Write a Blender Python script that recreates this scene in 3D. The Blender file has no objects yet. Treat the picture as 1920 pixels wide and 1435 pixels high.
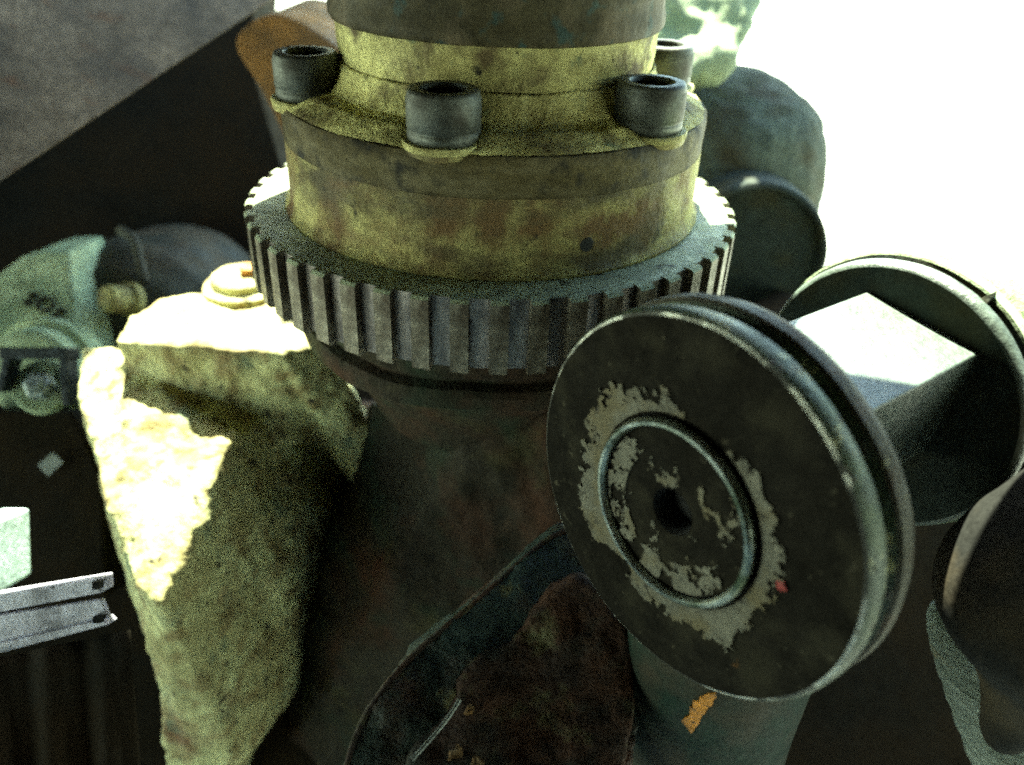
import bpy, bmesh, math, random
from mathutils import Vector, Matrix, noise
from math import pi, sin, cos, radians as R

# ---------------------------------------------------------------- camera, light, exposure
# modelling unit = radius of the toothed ring (65 mm); everything is scaled to metres on output
S = 0.065
sc = bpy.context.scene
col = sc.collection
F, CX, CY = 1561.7, 960.0, 717.5
CO = Vector((0.0, -3.3694, 1.1878))
CR = Vector((0.99925536, -0.01080966, 0.03703877))
CU = Vector((-0.02565289, 0.53092654, 0.84702948))
CF = Vector((0.02882097, 0.8473489, -0.5302539))
cd = bpy.data.cameras.new('camera')
cam = bpy.data.objects.new('camera', cd)
col.objects.link(cam)
cd.sensor_width = 36.0
cd.lens = F / 1920.0 * 36.0
cd.clip_start = 0.005
cd.clip_end = 60.0
M = Matrix((CR, CU, -CF)).transposed().to_4x4()
M.translation = CO * S
cam.matrix_world = M
cd.dof.use_dof = True
cd.dof.focus_distance = 2.75 * S
cd.dof.aperture_fstop = 11.0
sc.camera = cam

LV = Vector((-0.10, 0.60, 1.0)).normalized()       # towards the sun
w = bpy.data.worlds.new('World')
sc.world = w
w.use_nodes = True
nt = w.node_tree
bg = nt.nodes['Background']
sky = nt.nodes.new('ShaderNodeTexSky')
sky.sky_type = 'NISHITA'
sky.sun_disc = False
sky.sun_elevation = math.asin(LV.z)
sky.sun_rotation = math.atan2(LV.x, LV.y)
nt.links.new(sky.outputs[0], bg.inputs[0])
bg.inputs[1].default_value = 0.15
sd = bpy.data.lights.new('sun', 'SUN')
sun = bpy.data.objects.new('sun', sd)
col.objects.link(sun)
sd.energy = 5.0
sd.angle = R(0.5)
sd.color = (1.0, 0.96, 0.88)
sun.rotation_euler = LV.to_track_quat('Z', 'Y').to_euler()
vs = sc.view_settings
vs.view_transform = 'Standard'
vs.look = 'None'
vs.gamma = 1.0
vs.exposure = 3.35
vs.use_white_balance = True
vs.white_balance_temperature = 7200
vs.white_balance_tint = -14
sc.cycles.use_denoising = False
sc.cycles.filter_width = 2.0
sc.cycles.caustics_reflective = False
sc.cycles.caustics_refractive = False
sc.cycles.use_adaptive_sampling = False
sc.cycles.max_bounces = 6

# ---------------------------------------------------------------- helpers
def P(px, py, d):
    return CO + d * (CF + (px - CX) / F * CR - (py - CY) / F * CU)

def tagit(o, label=None, cat=None, group=None, kind=None):
    if label: o['label'] = label
    if cat: o['category'] = cat
    if group: o['group'] = group
    if kind: o['kind'] = kind
    return o

def empty(name, loc, label, cat, group=None):
    o = bpy.data.objects.new(name, None)
    o.empty_display_size = 0.01
    o.location = Vector(loc) * S
    col.objects.link(o)
    return tagit(o, label, cat, group)

def emit(name, bm, mat, parent=None, loc=None, smooth=True, angle=35, bevel=0.0):
    """bm in modelling units, world coordinates; object origin at loc or its parent's place"""
    org = Vector(loc) if loc is not None else (parent_world(parent) if parent else Vector((0, 0, 0)))
    bmesh.ops.recalc_face_normals(bm, faces=bm.faces)
    for v in bm.verts:
        v.co = (v.co - org) * S
    me = bpy.data.meshes.new(name)
    bm.to_mesh(me)
    bm.free()
    me.materials.append(mat)
    o = bpy.data.objects.new(name, me)
    col.objects.link(o)
    if parent:
        o.parent = parent
        o.location = (org - parent_world(parent)) * S
    else:
        o.location = org * S
    if smooth:
        for p in me.polygons: p.use_smooth = True
        if angle:
            me.set_sharp_from_angle(angle=R(angle))
    if bevel:
        b = o.modifiers.new('bevel', 'BEVEL')
        b.width = bevel * S
        b.segments = 2
        b.limit_method = 'ANGLE'
        b.angle_limit = R(35)
        b.harden_normals = True
    return o

def parent_world(p):
    v = Vector((0, 0, 0))
    while p:
        v += p.location
        p = p.parent
    return v / S

def frame(axis, up=(0, 0, 1)):
    a = Vector(axis).normalized()
    u = Vector(up)
    u = (u - a * u.dot(a)).normalized()
    return a.cross(u) * -1, u, a      # e1, e2, axis

def lathe(bm, prof, c=(0, 0, 0), axis=(0, 0, 1), seg=96, rough=0.0, up=None, a0=0, a1=2 * pi, sq=None, nf=3.0):
    """prof: (r, z) list; closed ends when r==0"""
    c = Vector(c)
    ax = Vector(axis).normalized()
    up = up or ((0, 0, 1) if abs(ax.z) < .9 else (0, 1, 0))
    e1, e2, ax = frame(axis, up)
    rings = []
    full = abs(a1 - a0 - 2 * pi) < 1e-6
    n = seg if full else seg + 1
    for r, z in prof:
        if r <= 1e-6:
            rings.append([bm.verts.new(c + ax * z)])
        else:
            ring = []
            for i in range(n):
                a = a0 + (a1 - a0) * i / seg
                p = Vector((cos(a), sin(a)))
                rr = r
                v = c + ax * z + (e1 * p.x + e2 * p.y) * rr
                if rough:
                    q = noise.noise_vector(v * nf) * rough + noise.noise_vector(v * nf * 4) * rough * .35
                    v = v + q
                ring.append(bm.verts.new(v))
            rings.append(ring)
    for A, B in zip(rings, rings[1:]):
        if len(A) == 1 and len(B) == 1: continue
        m = n if full else n - 1
        for i in range(m):
            j = (i + 1) % n
            if len(A) == 1: bm.faces.new((A[0], B[i], B[j]))
            elif len(B) == 1: bm.faces.new((A[i], A[j], B[0]))
            else: bm.faces.new((A[i], A[j], B[j], B[i]))
    return bm

def resample(prof, step):
    out = [prof[0]]
    for a, b in zip(prof, prof[1:]):
        d = math.dist(a, b)
        k = max(1, int(d / step))
        for i in range(1, k + 1):
            t = i / k
            out.append((a[0] + (b[0] - a[0]) * t, a[1] + (b[1] - a[1]) * t))
    return out

def tube(bm, pts, rad, seg=12, cap=True):
    pts = [Vector(p) for p in pts]
    rads = rad if isinstance(rad, (list, tuple)) and len(rad) == len(pts) else [rad if not isinstance(rad, (list, tuple)) else rad[0]] * len(pts)
    rings = []
    up = Vector((0, 0, 1))
    prev = None
    for i, p in enumerate(pts):
        t = (pts[min(i + 1, len(pts) - 1)] - pts[max(i - 1, 0)]).normalized()
        if prev is None:
            u = up if abs(t.dot(up)) < .9 else Vector((1, 0, 0))
            u = (u - t * u.dot(t)).normalized()
        else:
            u = (prev - t * prev.dot(t)).normalized()
        prev = u
        v = t.cross(u)
        rings.append([bm.verts.new(p + (u * cos(2 * pi * k / seg) + v * sin(2 * pi * k / seg)) * rads[i]) for k in range(seg)])
    for A, B in zip(rings, rings[1:]):
        for k in range(seg):
            bm.faces.new((A[k], A[(k + 1) % seg], B[(k + 1) % seg], B[k]))
    if cap:
        bm.faces.new(rings[0]); bm.faces.new(rings[-1][::-1])
    return bm

def hull(bm, pts):
    vs_ = [bm.verts.new(Vector(p)) for p in pts]
    r = bmesh.ops.convex_hull(bm, input=vs_)
    junk = [g for g in r['geom_interior'] if isinstance(g, bmesh.types.BMVert)]
    junk += [g for g in r['geom_unused'] if isinstance(g, bmesh.types.BMVert)]
    if junk: bmesh.ops.delete(bm, geom=list(set(junk)), context='VERTS')
    return bm

def plpt(px, py, p0, n):
    v = CF + (px - CX) / F * CR - (py - CY) / F * CU
    return CO + v * (n.dot(p0 - CO) / n.dot(v))

def slab(bm, pts, thick):
    """polygon of world points given thickness along thick vector"""
    a = [bm.verts.new(Vector(p)) for p in pts]
    b = [bm.verts.new(Vector(p) + Vector(thick)) for p in pts]
    bm.faces.new(a); bm.faces.new(b[::-1])
    n = len(a)
    for i in range(n):
        bm.faces.new((a[i], b[i], b[(i + 1) % n], a[(i + 1) % n]))
    return bm

def obox(bm, c, ex, ey, ez):
    """box centred c with half-vectors"""
    c, ex, ey, ez = map(Vector, (c, ex, ey, ez))
    v = [bm.verts.new(c + ex * i + ey * j + ez * k) for i in (-1, 1) for j in (-1, 1) for k in (-1, 1)]
    for f in ((0, 1, 3, 2), (4, 6, 7, 5), (0, 4, 5, 1), (2, 3, 7, 6), (0, 2, 6, 4), (1, 5, 7, 3)):
        bm.faces.new([v[i] for i in f])
    return bm

def NB(): return bmesh.new()

def chaikin(pts, it=2, closed=True):
    pts = [Vector(p) for p in pts]
    for _ in range(it):
        o = []
        n = len(pts)
        for i in range(n if closed else n - 1):
            a, b = pts[i], pts[(i + 1) % n]
            o += [a * .75 + b * .25, a * .25 + b * .75]
        if not closed: o = [pts[0]] + o + [pts[-1]]
        pts = o
    return pts

# ---------------------------------------------------------------- materials
def mat(name, base, rough=.6, metal=0.0, layers=(), bump=.3, bscale=40, bump2=0.0, b2scale=8, spec=.4, rvar=.15, stretch=(1, 1, 1)):
    """layers: (colour, scale, threshold, softness, detail, seed[, rough, metal, (sx,sy,sz)])  scale in modelling units"""
    m = bpy.data.materials.new(name)
    m.use_nodes = True
    t = m.node_tree
    N, Lk = t.nodes, t.links
    b = N['Principled BSDF']
    tc = N.new('ShaderNodeTexCoord')
    mp = N.new('ShaderNodeMapping')
    k = 1.0 / S
    mp.inputs['Scale'].default_value = (k * stretch[0], k * stretch[1], k * stretch[2])
    Lk.new(tc.outputs['Object'], mp.inputs[0])
    def nz(scale, det=6, seed=0, st=None, rgh=.6):
        n = N.new('ShaderNodeTexNoise')
        n.noise_dimensions = '3D'
        n.inputs['Scale'].default_value = scale
        n.inputs['Detail'].default_value = det
        n.inputs['Roughness'].default_value = rgh
        q = N.new('ShaderNodeMapping')
        q.inputs['Location'].default_value = (seed * 7.3, seed * 3.1, seed * 5.7)
        if st: q.inputs['Scale'].default_value = st
        Lk.new(mp.outputs[0], q.inputs[0])
        Lk.new(q.outputs[0], n.inputs['Vector'])
        return n.outputs['Fac']
    def mr(src, a, b_, c, d):
        q = N.new('ShaderNodeMapRange')
        q.inputs[1].default_value = a; q.inputs[2].default_value = b_
        q.inputs[3].default_value = c; q.inputs[4].default_value = d
        Lk.new(src, q.inputs[0])
        return q.outputs[0]
    rg = N.new('ShaderNodeRGB'); rg.outputs[0].default_value = (*base, 1)
    # broad tone variation and fine grain of the paint itself
    hs = N.new('ShaderNodeHueSaturation')
    Lk.new(rg.outputs[0], hs.inputs['Color'])
    mul = N.new('ShaderNodeMath'); mul.operation = 'MULTIPLY'
    Lk.new(mr(nz(2.5, 5, 11), .3, .7, .78, 1.2), mul.inputs[0])
    Lk.new(mr(nz(60, 3, 12, rgh=.8), .25, .75, .7, 1.3), mul.inputs[1])
    mul2 = N.new('ShaderNodeMath'); mul2.operation = 'MULTIPLY'
    Lk.new(mul.outputs[0], mul2.inputs[0])
    Lk.new(mr(nz(17, 6, 14, rgh=.75), .32, .68, .62, 1.38), mul2.inputs[1])
    Lk.new(mul2.outputs[0], hs.inputs['Value'])
    cur = hs.outputs[0]
    rcur = mr(nz(6, 5, 13), .3, .7, max(.02, rough - rvar), min(1, rough + rvar))
    mcur = None
    hcur = None
    for L in layers:
        c, s_, th, so, det, seed = L[:6]
        fac = mr(nz(s_, det, seed, L[8] if len(L) > 8 else None), th - so, th + so, 0, 1)
        mx = N.new('ShaderNodeMix'); mx.data_type = 'RGBA'
        Lk.new(fac, mx.inputs['Factor'])
        Lk.new(cur, mx.inputs['A'])
        mx.inputs['B'].default_value = (*c, 1)
        cur = mx.outputs['Result']
        if len(L) > 6 and L[6] is not None:
            q = N.new('ShaderNodeMix')
            Lk.new(fac, q.inputs['Factor']); Lk.new(rcur, q.inputs['A']); q.inputs['B'].default_value = L[6]
            rcur = q.outputs[0]
        if len(L) > 7 and L[7] is not None:
            q = N.new('ShaderNodeMix')
            Lk.new(fac, q.inputs['Factor'])
            if mcur is None: q.inputs['A'].default_value = metal
            else: Lk.new(mcur, q.inputs['A'])
            q.inputs['B'].default_value = L[7]
            mcur = q.outputs[0]
        if so <= .03:
            hcur = fac
    Lk.new(cur, b.inputs['Base Color'])
    Lk.new(rcur, b.inputs['Roughness'])
    if mcur is not None: Lk.new(mcur, b.inputs['Metallic'])
    else: b.inputs['Metallic'].default_value = metal
    b.inputs['Specular IOR Level'].default_value = spec
    last = None
    def bmp(h, st, dist):
        nonlocal last
        q = N.new('ShaderNodeBump')
        q.inputs['Strength'].default_value = st
        q.inputs['Distance'].default_value = dist * S
        Lk.new(h, q.inputs['Height'])
        if last is not None: Lk.new(last, q.inputs['Normal'])
        last = q.outputs[0]
    if bump: bmp(nz(bscale, 6, 21, rgh=.65), bump, .02)
    if bump2: bmp(nz(b2scale, 5, 22), bump2, .08)
    if hcur is not None: bmp(hcur, .5, .006)
    if last is not None: Lk.new(last, b.inputs['Normal'])
    return m

OLIVE = (.30, .29, .115)
RUST = (.11, .045, .018)
OIL = (.022, .02, .014)
M_cream = mat('old_yellow_paint', (.56, .53, .23), .72, spec=.2, layers=[
    ((.28, .25, .10), 3.0, .52, .10, 8, 1), ((.10, .075, .035), 5, .60, .06, 10, 2), ((.13, .16, .09), 9, .65, .05, 8, 3), (OIL, 12, .68, .04, 10, 4)],
    bump=.45, bscale=30, bump2=.35, b2scale=9)
M_hub = mat('oily_olive_paint', (.37, .335, .135), .65, spec=.2, layers=[
    ((.14, .085, .035), 3.4, .53, .07, 9, 5), ((.085, .07, .035), 2.2, .56, .08, 8, 6, None, None, (1, 1, 2.6)), (OIL, 12, .66, .05, 10, 7)],
    bump=.5, bscale=42, bump2=.2, b2scale=10)
M_band = mat('greasy_brown_band', (.075, .06, .026), .65, spec=.15, layers=[((.13, .11, .06), 4, .55, .08, 8, 8, None, None, (1, 1, 3)), (OIL, 9, .58, .06, 8, 9)], bump=.35)
M_darkband = mat('dark_greased_steel', (.045, .038, .02), .6, spec=.15, layers=[((.10, .08, .05), 5, .58, .08, 8, 10), ((.03, .05, .045), 11, .6, .04, 8, 15)], bump=.3, bscale=30)
M_bolt = mat('phosphated_bolt_steel', (.085, .092, .08), .5, .5, layers=[((.20, .21, .18), 30, .66, .04, 6, 16), (OIL, 6, .6, .1, 6, 17)], bump=.2, bscale=50)
M_boltpit = mat('dark_socket', (.018, .02, .018), .5, .3, bump=.2)  # darker base colour than the screw head
M_gearface = mat('machined_steel_face', (.30, .335, .225), .6, .1, spec=.3, layers=[((.15, .175, .12), 4, .57, .12, 8, 18), (OIL, 10, .66, .05, 8, 19)], bump=.25, bscale=60)
M_gearland = mat('worn_tooth_steel', (.20, .18, .14), .42, .45, spec=.3, layers=[((.06, .045, .03), 7, .52, .1, 8, 23)], bump=.25, bscale=50)
M_geargap = mat('bright_slot_steel', (.28, .245, .22), .38, .6, layers=[((.08, .07, .07), 8, .58, .08, 6, 24)], bump=.2, bscale=30, stretch=(1, 1, .3))
M_cast = mat('rough_yellow_casting', (.57, .57, .29), .75, layers=[
    ((.34, .31, .14), 2.4, .51, .10, 8, 31), ((.17, .085, .035), 2.6, .61, .08, 9, 32), ((.17, .21, .13), 4.3, .63, .06, 8, 33), ((.24, .19, .08), 8.5, .56, .07, 10, 30), ((.03, .025, .015), 11, .65, .025, 9, 34)],
    bump=.7, bscale=26, bump2=.3, b2scale=7)
M_housing = mat('dark_rusty_housing', (.028, .023, .015), .8, spec=.12, layers=[((.05, .022, .012), 2.2, .58, .10, 9, 35), ((.02, .03, .018), 3, .6, .08, 8, 36), ((.06, .055, .025), 2.0, .66, .08, 9, 37)], bump=.5, bscale=25, bump2=.3)
M_wheel = mat('dark_brown_painted_wheel', (.010, .009, .007), .85, layers=[((.022, .020, .014), 5, .58, .08, 9, 41), ((.05, .045, .032), 26, .67, .04, 9, 40), ((.10, .05, .02), 9, .72, .03, 8, 42)], bump=.25, bscale=45, spec=.03)
M_rim = mat('scuffed_green_grey_rim', (.055, .07, .052), .45, .3, layers=[((.05, .07, .035), 5, .52, .06, 8, 43), ((.33, .33, .20), 8, .60, .02, 9, 44, .5, 0), ((.04, .03, .02), 14, .62, .03, 8, 45)], bump=.3, bscale=40)
M_disc2 = mat('rusty_olive_disc', (.04, .034, .018), .6, layers=[((.06, .03, .013), 6, .55, .06, 9, 46), ((.24, .23, .14), 22, .66, .02, 8, 47)], bump=.5, bscale=40)
M_flake = mat('flaking_cream_paint', (.105, .10, .078), .7, spec=.15, layers=[((.10, .085, .05), 7, .55, .08, 8, 48), ((.05, .045, .035), 22, .63, .03, 8, 49)], bump=.4, bscale=30)
M_ring = mat('polished_retaining_ring', (.30, .33, .30), .28, .9, layers=[((.06, .08, .05), 7, .52, .08, 8, 51)], bump=.15)
M_chrome = mat('worn_steel_edge', (.50, .50, .45), .3, .8, layers=[((.03, .03, .025), 9, .50, .04, 8, 52, .6, .2)], bump=.3)
M_hole = mat('hole_black', (.006, .006, .006), .6, bump=.2)  # near-black base for the hole disc, bore and hub groove
M_red = mat('red_paint_fleck', (.22, .02, .015), .5, bump=.2)
M_bar = mat('grey_green_painted_steel', (.07, .09, .078), .40, spec=.7, rvar=.06, layers=[((.04, .055, .045), 18, .68, .03, 9, 53)], bump=.4, bscale=30)
M_dark = mat('dark_green_black_paint', (.026, .034, .03), .75, spec=.15, layers=[((.04, .037, .02), 3, .56, .1, 8, 54)], bump=.4)
M_green = mat('dark_green_post_paint', (.010, .022, .015), .6, spec=.15, layers=[((.035, .03, .02), 4, .54, .1, 8, 55)], bump=.35)
M_orange = mat('chipped_orange_paint', (.42, .17, .02), .55, layers=[((.10, .06, .02), 26, .60, .03, 8, 56)], bump=.5)
M_wetedge = mat('oily_bracket_edge', (.12, .13, .12), .25, .6, bump=.3)
M_plate = mat('green_and_rust_bracket', (.024, .036, .028), .55, spec=.3, layers=[((.065, .026, .014), 3, .53, .08, 9, 61), ((.02, .035, .03), 4, .56, .08, 8, 62), ((.10, .09, .035), 8, .66, .04, 8, 63)], bump=.5, bscale=28, bump2=.3)
M_rustplate = mat('brown_rusted_bracket', (.032, .021, .016), .75, spec=.15, layers=[((.06, .028, .016), 3.4, .54, .08, 9, 64), ((.09, .085, .04), 5, .62, .06, 8, 65), ((.02, .025, .02), 4, .58, .08, 8, 66)], bump=.6, bscale=28, bump2=.4)
M_beam = mat('dusty_grey_brown_beam', (.19, .155, .12), .85, spec=.2, layers=[((.17, .09, .055), 4, .64, .07, 8, 67, None, None, (1, 2.5, 1)), ((.07, .065, .06), 2, .56, .14, 8, 68)], bump=.2, bscale=20)
M_rustorange = mat('orange_rust', (.26, .13, .035), .8, layers=[((.13, .07, .02), 3, .5, .12, 8, 69)], bump=.5)
M_orangerust = mat('dull_orange_rust', (.12, .06, .015), .8, layers=[((.04, .03, .012), 9, .5, .1, 8, 91)], bump=.5)
M_back = mat('near_black_matte', (.012, .011, .008), .9, spec=.05, layers=[((.022, .015, .008), 1.2, .52, .12, 8, 70)], bump=.4, bscale=12)
M_pale = mat('pale_green_casting_paint', (.27, .32, .19), .7, layers=[((.18, .24, .15), 3, .54, .10, 8, 71, None, None, (1, 1, 2)), ((.10, .11, .06), 8, .64, .06, 8, 72)], bump=.5, bscale=24)
M_palegreen = mat('pale_green_cover_paint', (.46, .54, .34), .7, spec=.2, layers=[((.30, .38, .24), 3, .54, .10, 8, 71, None, None, (1, 1, 2)), ((.16, .18, .10), 8, .64, .06, 8, 72)], bump=.5, bscale=24)
M_olived = mat('dirty_olive_housing', (.045, .045, .028), .75, layers=[((.06, .042, .022), 1.7, .54, .1, 8, 73), ((.02, .022, .016), 2.4, .52, .1, 8, 74)], bump=.4)
M_blackclamp = mat('black_clamp_steel', (.02, .024, .026), .35, .4, layers=[((.10, .12, .13), 10, .62, .05, 8, 75)], bump=.3)
M_zinc = mat('grey_zinc_nut', (.30, .34, .32), .45, .6, layers=[((.12, .14, .12), 12, .58, .06, 8, 76)], bump=.3)
M_label = mat('grey_paper_label', (.30, .32, .30), .8, layers=[((.15, .16, .14), 18, .56, .08, 6, 77)], bump=.2)
M_tealblock = mat('pale_teal_block_paint', (.42, .56, .54), .5, bump=.2)
M_strap = mat('stained_white_channel', (.52, .50, .60), .6, layers=[((.22, .21, .25), 6, .58, .05, 8, 78), ((.06, .06, .06), 14, .68, .03, 8, 79)], bump=.3)
M_rubber = mat('black_rubber', (.012, .012, .011), .8, spec=.1, layers=[((.045, .035, .022), 2.5, .54, .1, 8, 80)], bump=.4)
M_dusty = mat('dusty_housing_paint', (.075, .088, .068), .85, spec=.1, layers=[((.05, .045, .028), 3.2, .55, .10, 9, 81), ((.05, .05, .04), 12, .66, .04, 9, 82)], bump=.9, bscale=14, bump2=.6, b2scale=4)
M_ground = mat('pale_dusty_ground', (.40, .41, .36), .95, layers=[((.38, .38, .33), 1.6, .56, .08, 9, 83), ((.2, .19, .15), 5, .70, .04, 9, 84)], bump=.5, bscale=6)
M_cloth = mat('ribbed_grey_green_sleeve', (.23, .255, .22), .85, layers=[((.13, .15, .12), 5, .54, .1, 8, 85, None, None, (1, 1, 5)), ((.25, .17, .06), 6, .68, .05, 8, 86)], bump=.8, bscale=16, stretch=(.6, .6, 3))

random.seed(4)

# ================================================================ SETTING
bm = NB()
GZ = -7.0
n = 40
half = 90.0
g = {}
for i in range(n + 1):
    for j in range(n + 1):
        x = -half + 2 * half * i / n
        y = -half + 30 + 2 * half * j / n
        g[i, j] = bm.verts.new((x, y, GZ + .25 * noise.noise(Vector((x * .15, y * .15, 0)))))
for i in range(n):
    for j in range(n):
        bm.faces.new((g[i, j], g[i + 1, j], g[i + 1, j + 1], g[i, j + 1]))
tagit(emit('ground', bm, M_ground), 'pale dusty sunlit ground seen beyond the machinery', kind='structure')

# ================================================================ DRIVE HUB (turns as one piece)
hub = empty('drive_hub', (0, 0, -.27), 'cream and olive painted bolted drive hub standing in the toothed steel ring', 'drive hub')
# lower body
prof = resample([(.0, .001), (.838, .001), (.842, .012), (.828, .03), (.820, .05), (.820, .275)], .02)
emit('hub_body', lathe(NB(), prof, seg=200, rough=.004), M_hub, hub)
prof = resample([(.820, .276), (.819, .282), (.821, .32), (.824, .375), (.822, .396), (.812, .409), (.78, .414)], .02)
emit('grease_band', lathe(NB(), prof, seg=200, rough=.004), M_band, hub)
# flange with sloped shoulder, slightly bulged at each bolt
bm = NB()
BA = [R(197 + 60 * k) for k in range(6)]
prof = resample([(.808, .408), (.800, .415), (.76, .421), (.70, .430), (.655, .455), (.622, .50), (.603, .548), (.596, .552)], .014)
seg = 240
rings = []
for r, z in prof:
    ring = []
    for i in range(seg):
        a = 2 * pi * i / seg
        near = min(abs((a - b + pi) % (2 * pi) - pi) for b in BA)
        lug = math.exp(-(near / .15) ** 4)
        rr = r + lug * .004 * max(0, min(1, (r - .7) / .1))
        zz = z - (0 if r > .8 else 0)
        # fillet between bolts rises, scalloped back round each bolt
        sc_ = max(0, 1 - ((r - .60) / .2)) if r < .80 else 0
        zz += (1 - lug) * .030 * (math.exp(-((r - .72) / .06) ** 2))
        v = Vector((rr * cos(a), rr * sin(a), zz))
        v += noise.noise_vector(v * 7) * .007 + noise.noise_vector(v * 30) * .003
        ring.append(bm.verts.new(v))
    rings.append(ring)
for A, B in zip(rings, rings[1:]):
    for i in range(seg):
        bm.faces.new((A[i], A[(i + 1) % seg], B[(i + 1) % seg], B[i]))
emit('bolt_flange', bm, M_cream, hub)
for a in BA:
    bm = NB()
    lathe(bm, resample([(0, .425), (.125, .425), (.134, .419), (.136, .41), (.134, .392), (.11, .380), (0, .378)], .02), c=(.712 * cos(a), .712 * sin(a), 0), seg=64, rough=.005, nf=9)
    emit('bolt_boss', bm, M_hub, hub)
prof = resample([(.590, .55), (.594, .56), (.598, .60), (.600, .67), (.604, .692)], .02)
emit('collar', lathe(NB(), prof, seg=200, rough=.005), M_cream, hub)
prof = resample([(.60, .692), (.614, .696), (.622, .71), (.622, .735), (.616, .757), (.614, .80), (.622, .815), (.62, .90), (.60, .98), (.0, .981)], .02)
emit('dark_sleeve', lathe(NB(), prof, seg=200, rough=.004), M_darkband, hub)
# added notched disc above, out of the picture, shaped to shade the ring
bm = NB()
out = []
for i in range(96):
    a = 2 * pi * i / 96
    r = 1.12
    d = abs((a - R(35) + pi) % (2 * pi) - pi)
    if d < R(12): r = .62
    e_ = (math.degrees(a) + 180) % 360 - 180
    if -52 < e_ < 4: r = .95
    out.append(Vector((r * cos(a), r * sin(a), .985)))
slab(bm, out, (0, 0, .22))
lathe(bm, [(.5, 1.205), (.5, 2.2), (0, 2.2)], seg=48)
emit('shade_disc', bm, M_darkband, hub, smooth=True, bevel=.015)
# small hole at lower right: raised black disc, its inner shade put in the colour
e1 = Vector((cos(R(-67)), sin(R(-67)), 0))
bm = NB()
lathe(bm, [(0, .004), (.024, .004), (.027, 0), (.027, -.02)], c=e1 * .818 + Vector((0, 0, .105)), axis=e1, seg=20)
emit('black_hole_disc', bm, M_hole, hub)

# toothed ring with 48 teeth
ring = NB()
RT, RR, ZT, ZB, NT = 1.0, .967, 0.0, -.262, 48
lathe(ring, [(.80, .0), (.955, .0), (RR, -.004), (RR, ZB), (.80, ZB), (.80, .0)], seg=192)
rg = emit('toothed_ring', ring, M_gearface, hub)
rg.data.materials.append(M_geargap)
for p in rg.data.polygons:
    if abs(p.normal.z) < .5 and (Vector(p.center) / S).xy.length > .9: p.material_index = 1
def tooth_bm():
    bm = NB()
    w2 = pi / NT * .50
    n_ = 3
    c = .010
    def pt(a, r, z): return Vector((r * cos(a), r * sin(a), z))
    secs = []
    for k in range(n_ + 1):
        a = -w2 + 2 * w2 * k / n_
        an = a * .93
        secs.append([bm.verts.new(pt(a, RR - .012, ZT + .0003)), bm.verts.new(pt(an, RT - c, ZT + .0003)), bm.verts.new(pt(an, RT, ZT - c)),
                     bm.verts.new(pt(an, RT, ZB - .012 + c)), bm.verts.new(pt(an, RT - c, ZB - .012)), bm.verts.new(pt(a, RR - .012, ZB - .012))])
    for A, B in zip(secs, secs[1:]):
        for k in range(6):
            bm.faces.new((A[k], A[(k + 1) % 6], B[(k + 1) % 6], B[k]))
    bm.faces.new(secs[0]); bm.faces.new(secs[-1][::-1])
    return bm
bm = tooth_bm()
bmesh.ops.recalc_face_normals(bm, faces=bm.faces)
for v in bm.verts: v.co *= S
tm = bpy.data.meshes.new('tooth'); bm.to_mesh(tm); bm.free()
tm.materials.append(M_gearland); tm.materials.append(M_gearface)
for p in tm.polygons:
    if p.normal.z > .4: p.material_index = 1
for i in range(NT):
    o = bpy.data.objects.new('tooth', tm)
    col.objects.link(o)
    o.parent = rg
    o.location = (0, 0, .27 * S)
    o.rotation_euler = (0, 0, 2 * pi * (i + .25) / NT)

# cap screws
BR, BH, BZ = .118, .158, .428
bolt_root = None
labels = ['black socket cap screw at the far left edge of the hub flange', 'black socket cap screw at the front of the hub flange, nearest the camera',
          'black socket cap screw at the right front of the hub flange', 'black socket cap screw half hidden behind the right front one, its top in sun',
          'black socket cap screw behind the hub collar on the right rear', 'black socket cap screw behind the hub collar on the left rear']
def cap_screw():
    root = empty('cap_screw', (0, 0, 0), 'x', 'bolt', 'socket cap screws round the hub flange')
    prof = [(.0, -.03), (BR * .97, -.03), (BR * .97, .004), (BR, .012), (BR, .030), (BR * .975, .034), (BR * .975, .038), (BR, .042), (BR, BH - .028), (BR * .985, BH - .024), (BR * .975, BH - .012), (BR * .93, BH - .002), (BR * .88, BH),
            (BR * .66, BH), (BR * .62, BH - .006), (BR * .60, BH - .016)]
    hd = NB()
    lathe(hd, prof, seg=120)
    # fine knurling
    for v in hd.verts:
        r = v.co.xy.length
        if r > BR * .99 and .041 < v.co.z < BH - .02:
            k = 1 + .010 * (1 if int(round(math.atan2(v.co.y, v.co.x) / (2 * pi) * 120)) % 2 else -1)
            v.co.x *= k; v.co.y *= k
    emit('screw_head', hd, M_bolt, root, angle=50)
    sk = NB()
    lathe(sk, [(BR * .60, BH - .016), (BR * .58, BH - .075), (0, BH - .085)], seg=6)
    emit('hex_socket', sk, M_boltpit, root, smooth=False)
    wa = NB()
    lathe(wa, [(0, -.02), (.135, -.02), (.138, -.006), (.134, .002), (.0, .003)], seg=48, rough=.002, nf=20)
    emit('washer', wa, M_cream, root)
    return root
def ctree(o, par=None):
    c = o.copy()
    col.objects.link(c)
    c.parent = par
    for ch in o.children: ctree(ch, c)
    return c
proto = cap_screw()
for k, a in enumerate(BA):
    o = proto if k == 0 else ctree(proto)
    o.location = Vector((.715 * cos(a), .715 * sin(a), BZ)) * S
    o.rotation_euler = (0, 0, random.random() * 3)
    o['label'] = labels[k]

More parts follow.
